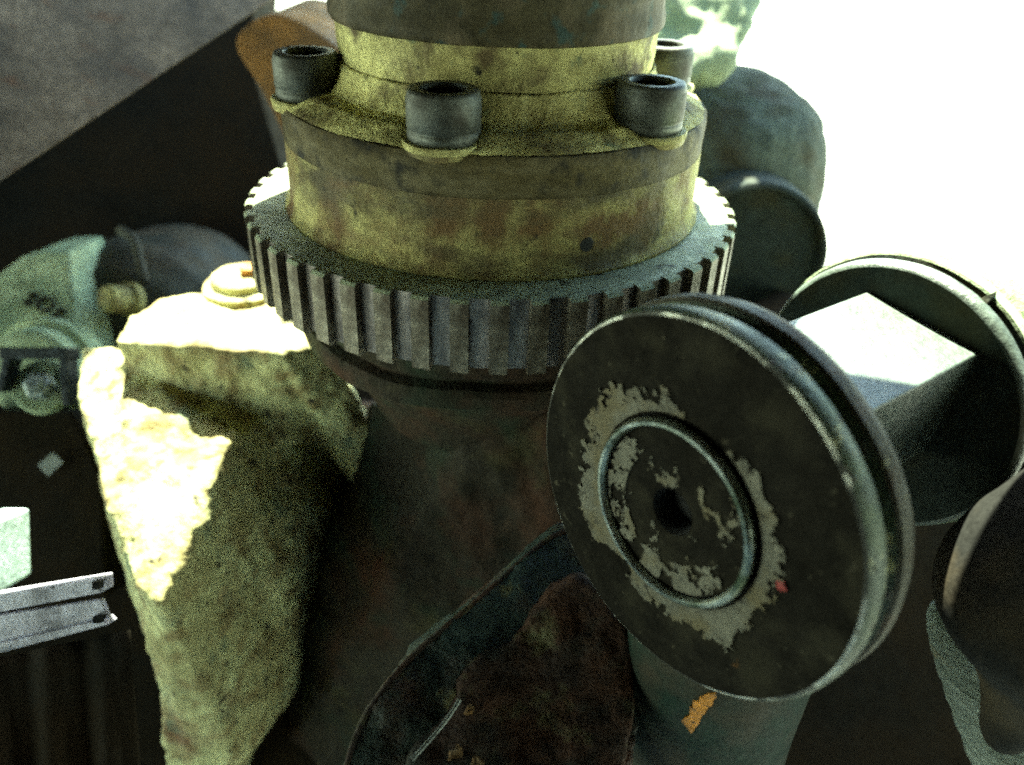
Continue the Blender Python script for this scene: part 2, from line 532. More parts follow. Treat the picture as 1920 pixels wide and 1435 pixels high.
# ================================================================ MAIN HOUSING below the ring
house = empty('gear_housing', (0, 0, -2.5), 'dark rusty gear housing below the toothed ring', 'housing')
prof = resample([(.0, -.28), (.84, -.28), (.85, -.30), (.85, -.38), (.83, -.40), (.80, -.405), (.80, -.43), (.84, -.445), (.85, -.47), (.84, -.53), (.76, -.58), (.64, -.68), (.56, -.85), (.5, -1.0), (0, -1.0)], .035)
emit('housing_shell', lathe(NB(), prof, seg=160, rough=.02, nf=2.2), M_housing, house)

bm = NB()
hull(bm, [P(700, 760, 4.2), P(715, 1000, 4.72), P(620, 1230, 4.95), P(480, 1520, 5.0), P(900, 775, 3.45), P(1130, 770, 3.3), P(1180, 1100, 3.45), P(1180, 1520, 3.8),
          P(870, 1520, 4.3), P(930, 1100, 3.75), P(660, 755, 5.0), P(1180, 770, 4.6), P(1200, 1520, 5.2), P(470, 1520, 5.2)])
fw_ = emit('housing_foot', bm, M_housing, house, angle=0)
def roughen(o, vox, a, sa, b, sb):
    rm = o.modifiers.new('remesh', 'REMESH'); rm.mode = 'VOXEL'; rm.voxel_size = vox * S; rm.use_smooth_shade = True
    sm = o.modifiers.new('smooth', 'SMOOTH'); sm.iterations = 3
    for nm, st, sc2 in (('lumps', a, sa), ('pits', b, sb)):
        t = bpy.data.textures.new(nm, 'CLOUDS'); t.noise_scale = sc2 * S; t.noise_depth = 4
        d = o.modifiers.new(nm, 'DISPLACE'); d.texture = t; d.strength = st * S
roughen(fw_, .025, .16, .35, .02, .06)

# ================================================================ YELLOW CASTING, lower left
arm = empty('casting_arm', P(330, 900, 3.4), 'rough yellow painted cast arm with sunlit top, lower left of the toothed ring', 'casting')
bm = NB()
# sloping body with the sunlit three-cornered shoulder
Z = lambda px, py, z: CO + ((z - CO.z) / (CF.z + (px - CX) / F * CR.z - (py - CY) / F * CU.z)) * (CF + (px - CX) / F * CR - (py - CY) / F * CU)
A1 = P(150, 652, 4.25); A2 = P(208, 648, 4.18); Cc = P(425, 832, 3.9); Dd = P(302, 1130, 3.55)
an = (Cc - A1).cross(Dd - A1)
Ee = plpt(172, 840, A1, an) + Vector((0, 0, -.03))
down = Vector((.02, .06, -1))
pn = Vector((1, -.41, .16))
def onpl(px, py):
    v = CF + (px - CX) / F * CR - (py - CY) / F * CU
    return CO + v * (pn.dot(Cc - CO) / pn.dot(v))
body = [A1, A2, Cc, Dd, Ee, plpt(140, 720, A1, an) + Vector((0, 0, -.02)), plpt(205, 960, A1, an) + Vector((0, 0, -.03)), plpt(245, 1080, A1, an) + Vector((0, 0, -.03)), P(300, 720, 4.10), P(355, 770, 4.0), onpl(560, 740), onpl(715, 870), onpl(720, 990), onpl(650, 1120), onpl(560, 1290), onpl(450, 1440),
        P(350, 1440, 4.2), P(690, 900, 5.0), P(420, 1440, 4.6), P(230, 1050, 4.3), P(250, 700, 4.9), P(560, 740, 5.0)]
hull(bm, body)
hull(bm, [P(300, 1250, 3.85), P(520, 1250, 4.4), P(340, 1440, 4.25), P(450, 1440, 4.4), P(320, 1700, 4.9), P(400, 1700, 4.9), P(330, 1240, 4.6), P(520, 1280, 4.8)])
# upper lobe, flat topped, standing above the shoulder
zt = -.80
tops = [Z(212, 640, zt - .04), Z(238, 592, zt), Z(300, 562, zt), Z(350, 553, zt), Z(440, 535, zt), Z(560, 540, zt), Z(620, 640, zt), Z(520, 660, zt), Z(430, 655, zt), Z(375, 622, zt), Z(290, 596, zt), Z(240, 612, zt - .01)]
hull(bm, tops + [t + down * .55 for t in tops])
hull(bm, [tops[5], tops[6], tops[7], onpl(690, 870), onpl(570, 800), P(722, 850, 4.25), P(650, 730, 4.35), P(560, 740, 5.0), P(700, 850, 5.0), P(712, 960, 4.4)])
co = emit('arm_casting', bm, M_cast, arm, smooth=True, angle=0)
rm = co.modifiers.new('remesh', 'REMESH'); rm.mode = 'VOXEL'; rm.voxel_size = .016 * S; rm.use_smooth_shade = True
sm = co.modifiers.new('smooth', 'SMOOTH'); sm.iterations = 6; sm.factor = .6
tx = bpy.data.textures.new('cast_lumps', 'CLOUDS'); tx.noise_scale = .22 * S; tx.noise_depth = 4
dm = co.modifiers.new('lumps', 'DISPLACE'); dm.texture = tx; dm.strength = .075 * S; dm.mid_level = .5; dm.texture_coords = 'LOCAL'
tx2 = bpy.data.textures.new('cast_pits', 'CLOUDS'); tx2.noise_scale = .05 * S; tx2.noise_depth = 3
dm2 = co.modifiers.new('pits', 'DISPLACE'); dm2.texture = tx2; dm2.strength = .014 * S; dm2.mid_level = .5; dm2.texture_coords = 'LOCAL'
# pad and bolt on the lobe
pc = Z(455, 545, zt)
lathe_c = NB()
lathe(lathe_c, resample([(0, .10), (.13, .10), (.15, .085), (.155, .05), (.17, .045), (.20, .03), (.205, -.02), (.25, -.06)], .02), c=pc, seg=64, rough=.008, nf=8)
emit('boss', lathe_c, M_cast, arm)
bm = NB(); lathe(bm, [(.05, .102), (.05, .14), (.0, .141)], c=pc + Vector((.05, 0, 0)), seg=6)
emit('stud', bm, M_orange, arm, smooth=False)

# ================================================================ ROLLER, lower right (spool on a horizontal shaft)
AX = Vector((-0.78861846, -0.61312667, 0.04643926)).normalized()
C0 = Vector((0.51975446, -1.64951054, -0.27880635))
E1, E2 = Vector((0.613788879, -0.78947021, 0)), Vector((0.03666241, 0.0285039, 0.99892112))
wh = empty('guide_roller', C0 - Vector((0, 0, .55)), 'large dark round roller with a flaking cream ring round its hub, lower right', 'roller')
def wl(prof, name, m, seg=200, rough=0, **k):
    return emit(name, lathe(NB(), prof, c=C0, axis=AX, seg=seg, rough=rough), m, wh, **k)
wl(resample([(.272, .004), (.275, .008), (.40, .004), (.530, .0), (.5355, -.001)], .03), 'front_face', M_wheel, rough=.0015)
wl(resample([(.5355, -.001), (.5445, -.006)], .02), 'rim_edge', M_chrome, rough=.002)
wl(resample([(.5445, -.006), (.552, -.018), (.554, -.05), (.550, -.070), (.53, -.078), (.515, -.09), (.515, -.11), (.545, -.124)], .02), 'rim', M_rim, rough=.002)
wl(resample([(.545, -.124), (.556, -.130), (.560, -.16), (.552, -.185), (.50, -.19), (.0, -.19)], .02), 'rear_disc', M_disc2, rough=.003)
# recessed hub with its retaining ring
wl([(.272, .004), (.270, -.02), (.262, -.022)], 'hub_groove', M_hole, seg=128)
bm = NB()
for i in range(128):
    pass
rr = []
tr = NB()
seg = 160
for i in range(seg):
    a = 2 * pi * i / seg
    d = E1 * cos(a) + E2 * sin(a)
    rr.append([tr.verts.new(C0 + AX * (.028 + .018 * sin(b)) + d * (.256 + .014 * cos(b))) for b in [2 * pi * k / 10 for k in range(10)]])
for i in range(seg):
    for k in range(10):
        tr.faces.new((rr[i][k], rr[i][(k + 1) % 10], rr[(i + 1) % seg][(k + 1) % 10], rr[(i + 1) % seg][k]))
emit('retaining_ring', tr, M_ring, wh)
wl(resample([(.262, -.02), (.246, .0), (.24, .018), (.15, .022), (.075, .024), (.068, .020)], .02), 'hub_cap', M_wheel, rough=.002)
wl([(.068, .021), (.060, .0), (.058, -.06), (0, -.06)], 'bore', M_hole, seg=48)
# flaking paint patches: thin raised chips round the ring and on the cap
def chip(bm, r, a, size, z, seed, elong=1.0):
    k = 14
    cen = C0 + (E1 * cos(a) + E2 * sin(a)) * r
    er = E1 * cos(a) + E2 * sin(a)
    et = -E1 * sin(a) + E2 * cos(a)
    rnd = random.Random(seed)
    vs1 = []
    for j in range(k):
        b = 2 * pi * j / k
        q = size * (.45 + .75 * rnd.random())
        p = cen + er * cos(b) * q + et * sin(b) * q * elong + AX * z
        vs1.append(p)
    a_ = [bm.verts.new(p) for p in vs1]
    b_ = [bm.verts.new(p - AX * .006) for p in vs1]
    c_ = bm.verts.new(cen + AX * (z + .001))
    for j in range(k):
        bm.faces.new((a_[j], a_[(j + 1) % k], c_))
        bm.faces.new((a_[j], b_[j], b_[(j + 1) % k], a_[(j + 1) % k]))
def ringpatch(bm, a0, a1, r0, r1, z, seed, step=.022, amp=.022, inner=.004):
    rnd = random.Random(seed)
    n_ = max(4, int((a1 - a0) * r1 / step))
    I, O, IL, OL = [], [], [], []
    for i in range(n_ + 1):
        t = i / n_
        a = a0 + (a1 - a0) * t
        env = min(1, 4 * t, 4 * (1 - t))
        o = r0 + (r1 - r0) * env * (1 + .25 * sin(9 * a + seed)) + rnd.uniform(-1, 1) * amp * env + .004
        i_ = r0 + rnd.uniform(0, 1) * inner
        d = E1 * cos(a) + E2 * sin(a)
        I.append(bm.verts.new(C0 + d * i_ + AX * z)); O.append(bm.verts.new(C0 + d * max(o, i_ + .004) + AX * z))
        OL.append(bm.verts.new(C0 + d * (max(o, i_ + .004) + .001) + AX * (z - .007)))
    for i in range(n_):
        bm.faces.new((I[i], O[i], O[i + 1], I[i + 1]))
        bm.faces.new((O[i], OL[i], OL[i + 1], O[i + 1]))
def flakes(name, r0, r1, z, cell, fn, seed):
    # scabs of paint left on the metal: cells kept where fn(r, angle) + noise is positive
    bm = NB()
    nr = int((r1 - r0) / cell)
    na = int(2 * pi * (r0 + r1) / 2 / cell)
    keep = {}
    for i in range(nr):
        for j in range(na):
            r = r0 + (i + .5) * cell; a = 2 * pi * j / na - pi
            x, y = r * cos(a), r * sin(a)
            q = noise.noise(Vector((x * 14, y * 14, seed))) * .55 + noise.noise(Vector((x * 45, y * 45, seed + 3))) * .35 + noise.noise(Vector((x * 120, y * 120, seed + 5))) * .2
            if fn(r, math.degrees(a)) + q > 0: keep[i, j] = 1
    vt = {}
    def V(i, j, k):
        j %= na
        if (i, j, k) not in vt:
            r = r0 + i * cell; a = 2 * pi * j / na - pi
            h = noise.noise_vector(Vector((r * cos(a) * 90, r * sin(a) * 90, seed))) * cell * .5
            vt[i, j, k] = bm.verts.new(C0 + E1 * (r * cos(a) + h.x) + E2 * (r * sin(a) + h.y) + AX * (z if k else z - .006))
        return vt[i, j, k]
    for (i, j) in keep:
        bm.faces.new((V(i, j, 1), V(i + 1, j, 1), V(i + 1, j + 1, 1), V(i, j + 1, 1)))
        for (di, dj, a, b) in ((-1, 0, (i, j), (i, j + 1)), (1, 0, (i + 1, j), (i + 1, j + 1)), (0, -1, (i, j), (i + 1, j)), (0, 1, (i, j + 1), (i + 1, j + 1))):
            if (i + di, (j + dj) % na) not in keep:
                bm.faces.new((V(*a, 1), V(*b, 1), V(*b, 0), V(*a, 0)))
    emit(name, bm, M_flake, wh, smooth=False)
def gauss(x, m, s): 
    d = (x - m + 180) % 360 - 180
    return math.exp(-(d / s) ** 2)
def f_outer(r, a):
    reach = .308 + .02 * gauss(a, 40, 25) + .035 * gauss(a, -4, 14) + .06 * gauss(a, -55, 24) + .03 * gauss(a, -103, 20) + .08 * gauss(a, -145, 22) + .045 * gauss(a, 170, 25) + .045 * gauss(a, 140, 20) + .03 * gauss(a, 108, 12)
    v = (reach - r) * 14
    v -= 1.2 * gauss(a, 82, 15)                       # bare gap at the upper right
    v -= .5 * gauss(a, 125, 30) * math.exp(-((r - .31) / .02) ** 2)
    v -= .6 * gauss(a, -118, 9)
    return max(-1.5, min(.38, v)) + .02
flakes('flaking_paint', .281, .44, .0125, .0042, f_outer, 3.0)
def f_cap(r, a):
    v = -.30 + .45 * gauss(a, 165, 25) * (r > .17) + .55 * gauss(a, -60, 22) * (r > .15) + .4 * gauss(a, -95, 14) * (r > .16) + .42 * gauss(a, -140, 25) * (r > .17) + .28 * gauss(a, 30, 20) * (r > .12) * (r < .17)
    v += .30 * math.exp(-((r - .09) / .02) ** 2) * gauss(a, 110, 80)
    return v
flakes('paint_flakes', .072, .238, .0262, .0042, f_cap, 8.0)
def f_edge(r, a):
    return -.72 + .35 * math.exp(-((r - .525) / .012) ** 2) * (gauss(a, 60, 40) + .6 * gauss(a, -10, 30)) + .55 * math.exp(-((r - .48) / .016) ** 2) * max(gauss(a, 107, 4), gauss(a, 26, 2.5) * .8)
flakes('edge_chips', .45, .534, .0045, .0042, f_edge, 12.0)
zf = .0125
bm = NB(); chip(bm, .345, R(1), .016, zf + .003, 77)
emit('red_fleck', bm, M_red, wh, smooth=False)
# square bar behind the disc and the collar ring at its far end
rot = R(-7)
f1 = (E1 * cos(rot) + E2 * sin(rot)); f2 = (-E1 * sin(rot) + E2 * cos(rot))
cen = C0 - AX * .60 + E1 * .03 + E2 * .147
bm = NB(); obox(bm, cen, f1 * .196, f2 * .197, AX * .41)
emit('square_bar', bm, M_bar, wh, bevel=.008)
Cr = C0 + E2 * .03
def wr(prof, name, m, rough=.002, seg=200):
    return emit(name, lathe(NB(), prof, c=Cr, axis=AX, seg=seg, rough=rough), m, wh)
wr(resample([(0, -1.0), (.443, -1.0)], .05), 'collar_face', M_dark)
wr(resample([(.443, -1.0), (.452, -1.004), (.462, -1.02), (.463, -1.045)], .02), 'collar_edge', M_bar)
wr(resample([(.463, -1.045), (.455, -1.052), (.455, -1.065), (.47, -1.07)], .02), 'collar_groove', M_dark)
wr(resample([(.47, -1.07), (.478, -1.075), (.475, -1.13), (.45, -1.14), (.47, -1.16), (.50, -1.2), (.52, -1.5), (0, -1.5)], .03), 'collar_body', M_pale, rough=.006)
bm = NB(); d = E1 * cos(R(72)) + E2 * sin(R(72)); 
d = E1 * cos(R(66)) + E2 * sin(R(66)); t_ = -E1 * sin(R(66)) + E2 * cos(R(66))
hull(bm, [Cr + d * .46 - AX * 1.04 + t_ * .012, Cr + d * .46 - AX * 1.04 - t_ * .012, Cr + d * .50 - AX * 1.07 + t_ * .0, Cr + d * .46 - AX * 1.10 - t_ * .014, Cr + d * .46 - AX * 1.10 + t_ * .014])
emit('locating_tab', bm, M_dark, wh, smooth=False)

# ================================================================ GREEN POST under the roller
pt = P(1372, 1330, 2.62)
post = empty('green_post', pt - Vector((0, 0, 2)), 'dark green round post with an orange paint mark, below the roller', 'post')
emit('post_tube', lathe(NB(), resample([(0, .25), (.27, .25), (.305, .23), (.31, .15), (.31, -2.2), (0, -2.2)], .06), c=pt + Vector((0, .22, 0)), seg=96, rough=.006), M_green, post)
# paint mark: thin patch following the surface
bm = NB()
def on_post(px, py):
    # ray to cylinder
    c = pt + Vector((0, .22, 0))
    v = CF + (px - CX) / F * CR - (py - CY) / F * CU
    ox, oy = CO.x - c.x, CO.y - c.y
    rad = .318
    a_ = v.x ** 2 + v.y ** 2; b_ = 2 * (ox * v.x + oy * v.y); c_ = ox * ox + oy * oy - rad ** 2
    disc = max(0, b_ * b_ - 4 * a_ * c_)
    return CO + v * ((-b_ - math.sqrt(disc)) / (2 * a_))
rnd = random.Random(2)
rows = []
for i in range(13):
    t = i / 12
    lx = 1322 + (1278 - 1322) * t + rnd.uniform(-5, 5); ly = 1298 + (1352 - 1298) * t + rnd.uniform(-5, 5)
    rx = 1346 + (1296 - 1346) * t + rnd.uniform(-3, 3); ry = 1304 + (1374 - 1304) * t + rnd.uniform(-3, 3)
    rows.append([bm.verts.new(on_post(lx + (rx - lx) * k / 3, ly + (ry - ly) * k / 3)) for k in range(4)])
for A, B in zip(rows, rows[1:]):
    for k in range(3): bm.faces.new((A[k], A[k + 1], B[k + 1], B[k]))
om = emit('orange_paint_mark', bm, M_orange, post, smooth=False)
so = om.modifiers.new('solid', 'SOLIDIFY'); so.thickness = .006 * S

# ================================================================ BRACKET PLATE bottom centre
br = empty('frame_bracket', P(900, 1430, 2.7), 'rusty brown and green bracket plate with a rolled edge, bottom centre', 'bracket')
ol = [(630, 1520, 2.55), (650, 1435, 2.6), (668, 1375, 2.63), (692, 1328, 2.66), (760, 1240, 2.74), (830, 1180, 2.8), (900, 1122, 2.86), (960, 1068, 2.92), (1050, 990, 3.0), (1120, 1000, 3.0), (1180, 1150, 2.86), (1215, 1300, 2.74), (1190, 1435, 2.65), (1180, 1520, 2.6)]
def roughen(o, vox, a, sa, b, sb):
    rm = o.modifiers.new('remesh', 'REMESH'); rm.mode = 'VOXEL'; rm.voxel_size = vox * S; rm.use_smooth_shade = True
    sm = o.modifiers.new('smooth', 'SMOOTH'); sm.iterations = 3
    for nm, st, sc2 in (('lumps', a, sa), ('pits', b, sb)):
        t = bpy.data.textures.new(nm, 'CLOUDS'); t.noise_scale = sc2 * S; t.noise_depth = 4
        d = o.modifiers.new(nm, 'DISPLACE'); d.texture = t; d.strength = st * S
bm = NB(); slab(bm, [P(*q) for q in ol], CF * .16)
bp = emit('back_plate', bm, M_plate, br)
roughen(bp, .014, .08, .30, .012, .05)
e = [P(*q) - CF * .004 for q in ol[:10]]
bm = NB(); tube(bm, chaikin(e, 2, False), .010, 10)
emit('rolled_edge', bm, M_rustplate, br)
il = [(740, 1520), (768, 1420), (800, 1385), (835, 1345), (862, 1305), (852, 1290), (880, 1255), (905, 1235), (960, 1205), (985, 1175), (1040, 1110), (1085, 1090), (1140, 1120), (1185, 1200), (1195, 1320), (1170, 1435), (1160, 1520)]
def plate_depth(px, py): return 2.60 + (1435 - py) * .00088 - .03
bm = NB(); slab(bm, [P(x, y, plate_depth(x, y) - .035) for x, y in il], CF * .06)
q_ = emit('raised_plate', bm, M_rustplate, br)
bm = NB()
tube(bm, chaikin([P(x, y, plate_depth(x, y) - .085) for x, y in ((772, 1425), (802, 1392), (838, 1350), (862, 1312))], 2, False), .007, 8)
emit('oily_ridge', bm, M_wetedge, br)
roughen(q_, .012, .09, .30, .012, .05)
for seed, (x, y, r) in enumerate(((878, 1335, 9), (855, 1412, 15), (893, 1428, 12))):
    c = P(x, y, plate_depth(x, y) - .05)
    bm = NB()
    lathe(bm, [(r * 2.6 / F, .0), (r * 2.5 / F, .008), (r * 1.6 / F, .012), (0, .010)], c=c, axis=-CF, seg=18, rough=.022, nf=24)
    emit('weld_spot', bm, M_orangerust, br)

# ================================================================ RIGHT LOWER: dark rounded tank and sleeved hose
tk = P(2015, 1140, 2.35)
tank = empty('rounded_tank', tk - Vector((0, 0, .6)), 'dark rounded tank at the right edge behind the roller', 'tank')
prof = [(0, .66), (.10, .65), (.16, .56), (.26, .33), (.34, .15), (.385, .0), (.34, -.10), (.25, -.19), (.17, -.30), (.11, -.42), (.06, -.6), (0, -.62)]
pp = [(p.x, p.y) for p in chaikin([Vector((a, b, 0)) for a, b in prof], 2, False)]
emit('tank_shell', lathe(NB(), pp, c=tk, seg=96, rough=.01), M_rubber, tank)
bm = NB()
pts = chaikin([P(1757, 1125, 3.1), P(1775, 1180, 3.05), P(1835, 1300, 3.0), P(1905, 1430, 2.95), P(1975, 1580, 2.9)], 3, False)
rads = []
for i in range(len(pts)):
    t = i / (len(pts) - 1)
    rads.append((.006 + .30 * t ** .8) * .62 * (1 + .03 * sin(i * 2.1)))
tube(bm, pts, rads, 24)
tagit(emit('ribbed_hose', bm, M_cloth, None, loc=pts[-1]), 'grey green ribbed sleeve narrowing upward beside the dark tank, bottom right', 'hose')

# ================================================================ BACKGROUND RIGHT: big housing, half in sun
bh = empty('axle_housing', P(1440, 500, 5.2) - Vector((0, 0, 1.5)), 'big rough dusty housing behind the hub, its top bleached by sun', 'housing')
hc = P(1400, 330, 5.6)
prof = [(0, .98), (.40, .95), (.68, .84), (.84, .60), (.88, .25), (.84, -.3), (.80, -.9), (.78, -2.4), (0, -2.4)]
pp = [(p.x * 1.0, p.y) for p in chaikin([Vector((a, b, 0)) for a, b in prof], 3, False)]
pp = resample(pp, .04)
emit('housing_drum', lathe(NB(), pp, c=hc + Vector((-.27, .3, -.36)), seg=160, rough=.035, nf=2.5), M_dusty, bh)
bm = NB()
fc = P(1412, 485, 4.93)
lathe(bm, resample([(0, -.05), (.39, -.05), (.40, -.02), (.42, -.01), (.44, -.02), (.45, -.06), (.455, -.6)], .04), c=fc, axis=(-.05, -1, .12), seg=96, rough=.006)
emit('round_cover', bm, M_dark, bh)
# pale lumpy casting at the top behind the rear screw
bm = NB()
hull(bm, [P(1180, -160, 5.0), P(1430, -180, 5.1), P(1420, 20, 4.9), P(1370, 95, 4.8), P(1345, 150, 4.8), P(1240, 150, 4.8), P(1120, 60, 4.9), P(1150, -100, 5.7), P(1400, -100, 5.8), P(1300, 160, 5.2)])
pcst = emit('pale_casting', bm, M_pale, None, loc=P(1290, 100, 5.5), angle=0)
tagit(pcst, 'pale green sun bleached rough casting behind the rear cap screw, top right', 'casting')
for a in (1,):
    rm = pcst.modifiers.new('remesh', 'REMESH'); rm.mode = 'VOXEL'; rm.voxel_size = .03 * S; rm.use_smooth_shade = True
    s2 = pcst.modifiers.new('smooth', 'SMOOTH'); s2.iterations = 5
    tx3 = bpy.data.textures.new('lumps', 'CLOUDS'); tx3.noise_scale = .3 * S; tx3.noise_depth = 4
    d3 = pcst.modifiers.new('lumps', 'DISPLACE'); d3.texture = tx3; d3.strength = .2 * S

# ================================================================ BACKGROUND LEFT
# big beam across the upper left
bm = NB()
bp0 = P(0, 346, 4.1)
bn = (P(455, 42, 4.6) - bp0).cross(P(0, 0, 4.25) - bp0)
slab(bm, [plpt(x, y, bp0, bn) for x, y in ((-250, 513), (455, 42), (520, -2), (620, -150), (-250, -200))], Vector((.1, .35, .25)))
tagit(emit('chassis_beam', bm, M_beam, None, loc=P(200, 0, 4.4), bevel=.02), 'wide grey brown chassis beam crossing the upper left corner', 'beam')
# rusty bracket behind the left screw
bm = NB()
rp = [P(430, 80, 5.2), P(470, 40, 5.2), P(510, 24, 5.2), P(565, 40, 5.2), P(640, 92, 5.2), P(700, 150, 5.2), P(700, 320, 5.2), P(560, 320, 5.2), P(520, 230, 5.2), P(485, 160, 5.2)]
slab(bm, chaikin(rp, 2), Vector((.1, .8, 0)))
tagit(emit('rusty_hanger', bm, M_rustorange, None, loc=P(560, 200, 5.2), bevel=.02), 'orange rusted hanger plate behind the left cap screw', 'hanger')
# blackened chassis side
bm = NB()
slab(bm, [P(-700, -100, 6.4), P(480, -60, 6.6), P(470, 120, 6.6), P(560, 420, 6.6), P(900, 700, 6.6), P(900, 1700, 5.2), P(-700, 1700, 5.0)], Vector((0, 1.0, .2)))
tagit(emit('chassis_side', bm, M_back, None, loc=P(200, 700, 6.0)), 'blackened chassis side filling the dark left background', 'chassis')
# rounded differential cover with rib, plug
dc = P(255, 640, 5.7)
diff = empty('ribbed_cover', dc - Vector((0, 0, .7)), 'dark domed cover with a curved rib and round plug, in the shade at left', 'cover')
ax = Vector((-.1, -1, .35)).normalized()
emit('cover_dome', lathe(NB(), resample([(0, .35), (.29, .32), (.49, .23), (.64, .04), (.72, -.23), (.77, -.7)], .05), c=dc, axis=ax, seg=96, rough=.02), M_olived, diff)
bm = NB(); tube(bm, chaikin([P(225, 432, 5.45), P(252, 445, 5.32), P(262, 490, 5.28), P(272, 530, 5.25)], 2, False), .03, 10)
emit('rib', bm, M_olived, diff)
bm = NB(); lathe(bm, resample([(0, .16), (.06, .155), (.085, .13), (.09, .0), (.11, -.01), (.11, -.06)], .03), c=P(236, 562, 5.2), axis=Vector((-.5, -.8, .4)), seg=32, rough=.004)
emit('plug', bm, M_hub, diff)
BK = 1.18
# pale casting with cast letters, and its lower boss
cc = P(70, 600, 4.3 * BK)
lc = empty('lettered_casting', cc - Vector((0, 0, .5)), 'pale green casting with raised letters at the left edge', 'casting')
axl = Vector((.05, -.9, .42)).normalized()
bm = NB()
op = [P(-80, 600, 4.2 * BK), P(-40, 545, 4.25 * BK), P(0, 512, 4.3 * BK), P(35, 485, 4.35 * BK), P(75, 472, 4.4 * BK), P(130, 470, 4.4 * BK), P(138, 560, 4.3 * BK), P(150, 640, 4.2 * BK), P(150, 760, 4.1 * BK), P(-80, 760, 4.1 * BK)]
slab(bm, op, Vector((0, .5, -.1)))
emit('casting_body', bm, M_palegreen, lc, bevel=.03)
u_ = (P(110, 600, 4.27 * BK) - P(50, 555, 4.27 * BK)).normalized()
for ch, (px, py), sz in (('S', (56, 562), .115), ('O', (84, 573), .125), ('F', (108, 592), .115)):
    cu = bpy.data.curves.new('letter', 'FONT'); cu.body = ch; cu.size = sz * BK * S; cu.extrude = .012 * S; cu.align_x = 'CENTER'; cu.align_y = 'CENTER'
    to = bpy.data.objects.new('letter_tmp', cu); col.objects.link(to)
    dg = bpy.context.evaluated_depsgraph_get()
    me = bpy.data.meshes.new_from_object(to.evaluated_get(dg))
    bpy.data.objects.remove(to)
    me.materials.clear(); me.materials.append(M_olived)
    lo = bpy.data.objects.new('raised_letter', me); col.objects.link(lo); lo.parent = lc
    zz = (P(-80, 760, 4.1 * BK) - P(75, 472, 4.4 * BK)); xx = P(130, 470, 4.4 * BK) - P(0, 470, 4.4 * BK)
    nn = xx.cross(zz).normalized()
    if nn.dot(CF) > 0: nn = -nn
    yv = nn.cross(u_).normalized()
    mw = Matrix((u_, yv, nn)).transposed().to_4x4()
    mw.translation = (P(px, py, (4.26 + (590 - py) * .0008) * BK) - parent_world(lc)) * S
    lo.matrix_local = mw
bc = P(62, 700, 4.05 * BK)
bm = NB(); lathe(bm, resample([(0, .05), (.22, .05), (.25, .03), (.26, -.1), (.305, -.11), (.307, -.3)], .03), c=bc, axis=axl, seg=64, rough=.004)
emit('round_boss', bm, M_palegreen, lc)
# black clamp with nut
k0 = P(72, 700, 3.8 * BK)
cl = empty('hose_clamp', k0 - Vector((0, 0, .2)), 'black square clamp with a large zinc nut at the left edge', 'clamp')
rx_, uy_ = CR, CU
def PX(px, py, d=3.8): return P(px, py, d * BK)
bm = NB(); obox(bm, PX(75, 663), CR * .183, CU * .03, CF * .07); emit('clamp_bar', bm, M_blackclamp, cl, bevel=.008)
for pa, pb in (((24, 672), (10, 735)), ((128, 672), (134, 760))):
    a, b = PX(*pa), PX(*pb)
    bm = NB(); obox(bm, (a + b) / 2, CR * .021, (a - b) * .5, CF * .06); emit('clamp_leg', bm, M_blackclamp, cl, bevel=.006)
axn = (-CF + CU * .35 + CR * .1).normalized()
bm = NB(); lathe(bm, [(0, .0), (.147, .0), (.153, -.01), (.153, -.06), (0, -.06)], c=PX(78, 722, 3.84), axis=axn, seg=40); emit('clamp_washer', bm, M_palegreen, cl)
bm = NB(); lathe(bm, [(0, .08), (.066, .08), (.078, .065), (.080, .0)], c=PX(80, 728, 3.8), axis=axn, seg=6); emit('hex_nut', bm, M_zinc, cl, smooth=False, bevel=.006)
bm = NB(); lathe(bm, [(0, .115), (.036, .115), (.043, .105), (.043, .07)], c=PX(80, 728, 3.8), axis=axn, seg=20); emit('stud', bm, M_zinc, cl)
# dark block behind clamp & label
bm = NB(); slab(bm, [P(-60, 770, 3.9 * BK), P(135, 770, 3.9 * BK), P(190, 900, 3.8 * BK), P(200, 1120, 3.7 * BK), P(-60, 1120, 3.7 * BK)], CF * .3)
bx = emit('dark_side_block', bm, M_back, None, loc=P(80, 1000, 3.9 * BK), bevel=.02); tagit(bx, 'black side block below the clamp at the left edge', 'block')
bm = NB(); slab(bm, [P(70, 872, 3.79 * BK), P(98, 848, 3.79 * BK), P(118, 868, 3.79 * BK), P(90, 893, 3.79 * BK)], CF * .012)
tagit(emit('paper_label', bm, M_label, None, loc=P(92, 880, 3.79 * BK), smooth=False), 'small tilted grey label on the black side block', 'label')
# pale block and white channel
bm = NB(); slab(bm, [P(-80, 985, 3.3), P(-22, 985, 3.35), P(-20, 1122, 3.3), P(-80, 1150, 3.2)], CF * .25 + Vector((0, .05, 0)))
pb = emit('pale_block', bm, M_tealblock, None, loc=P(0, 1120, 3.3), bevel=.012); tagit(pb, 'pale teal block standing on the white channel, left edge', 'block')
chn = empty('white_channel', P(80, 1200, 3.1), 'stained white metal channel ending beside the yellow cast arm', 'channel')
for nm, q, th in (('top_lip', [(-80, 1128), (188, 1084), (190, 1112), (-80, 1164)], .10), ('web', [(-80, 1165), (190, 1124), (203, 1160), (-80, 1225)], .03), ('bottom_lip', [(-80, 1226), (192, 1161), (203, 1172), (-80, 1246)], .08)):
    off = -.03 if 'lip' in nm else 0
    bm = NB(); slab(bm, [P(x, y, 3.1 + (200 - x) * .0004 + off) for x, y in q], CF * th)
    emit(nm, bm, M_strap, chn, bevel=.006)
bm = NB(); obox(bm, P(184, 1096, 3.06), CR * .012, CU * .014, CF * .02); emit('rivet', bm, M_rubber, chn)
bm = NB(); obox(bm, P(186, 1160, 3.07), CR * .014, CU * .012, CF * .02); emit('rivet', bm, M_rubber, chn)
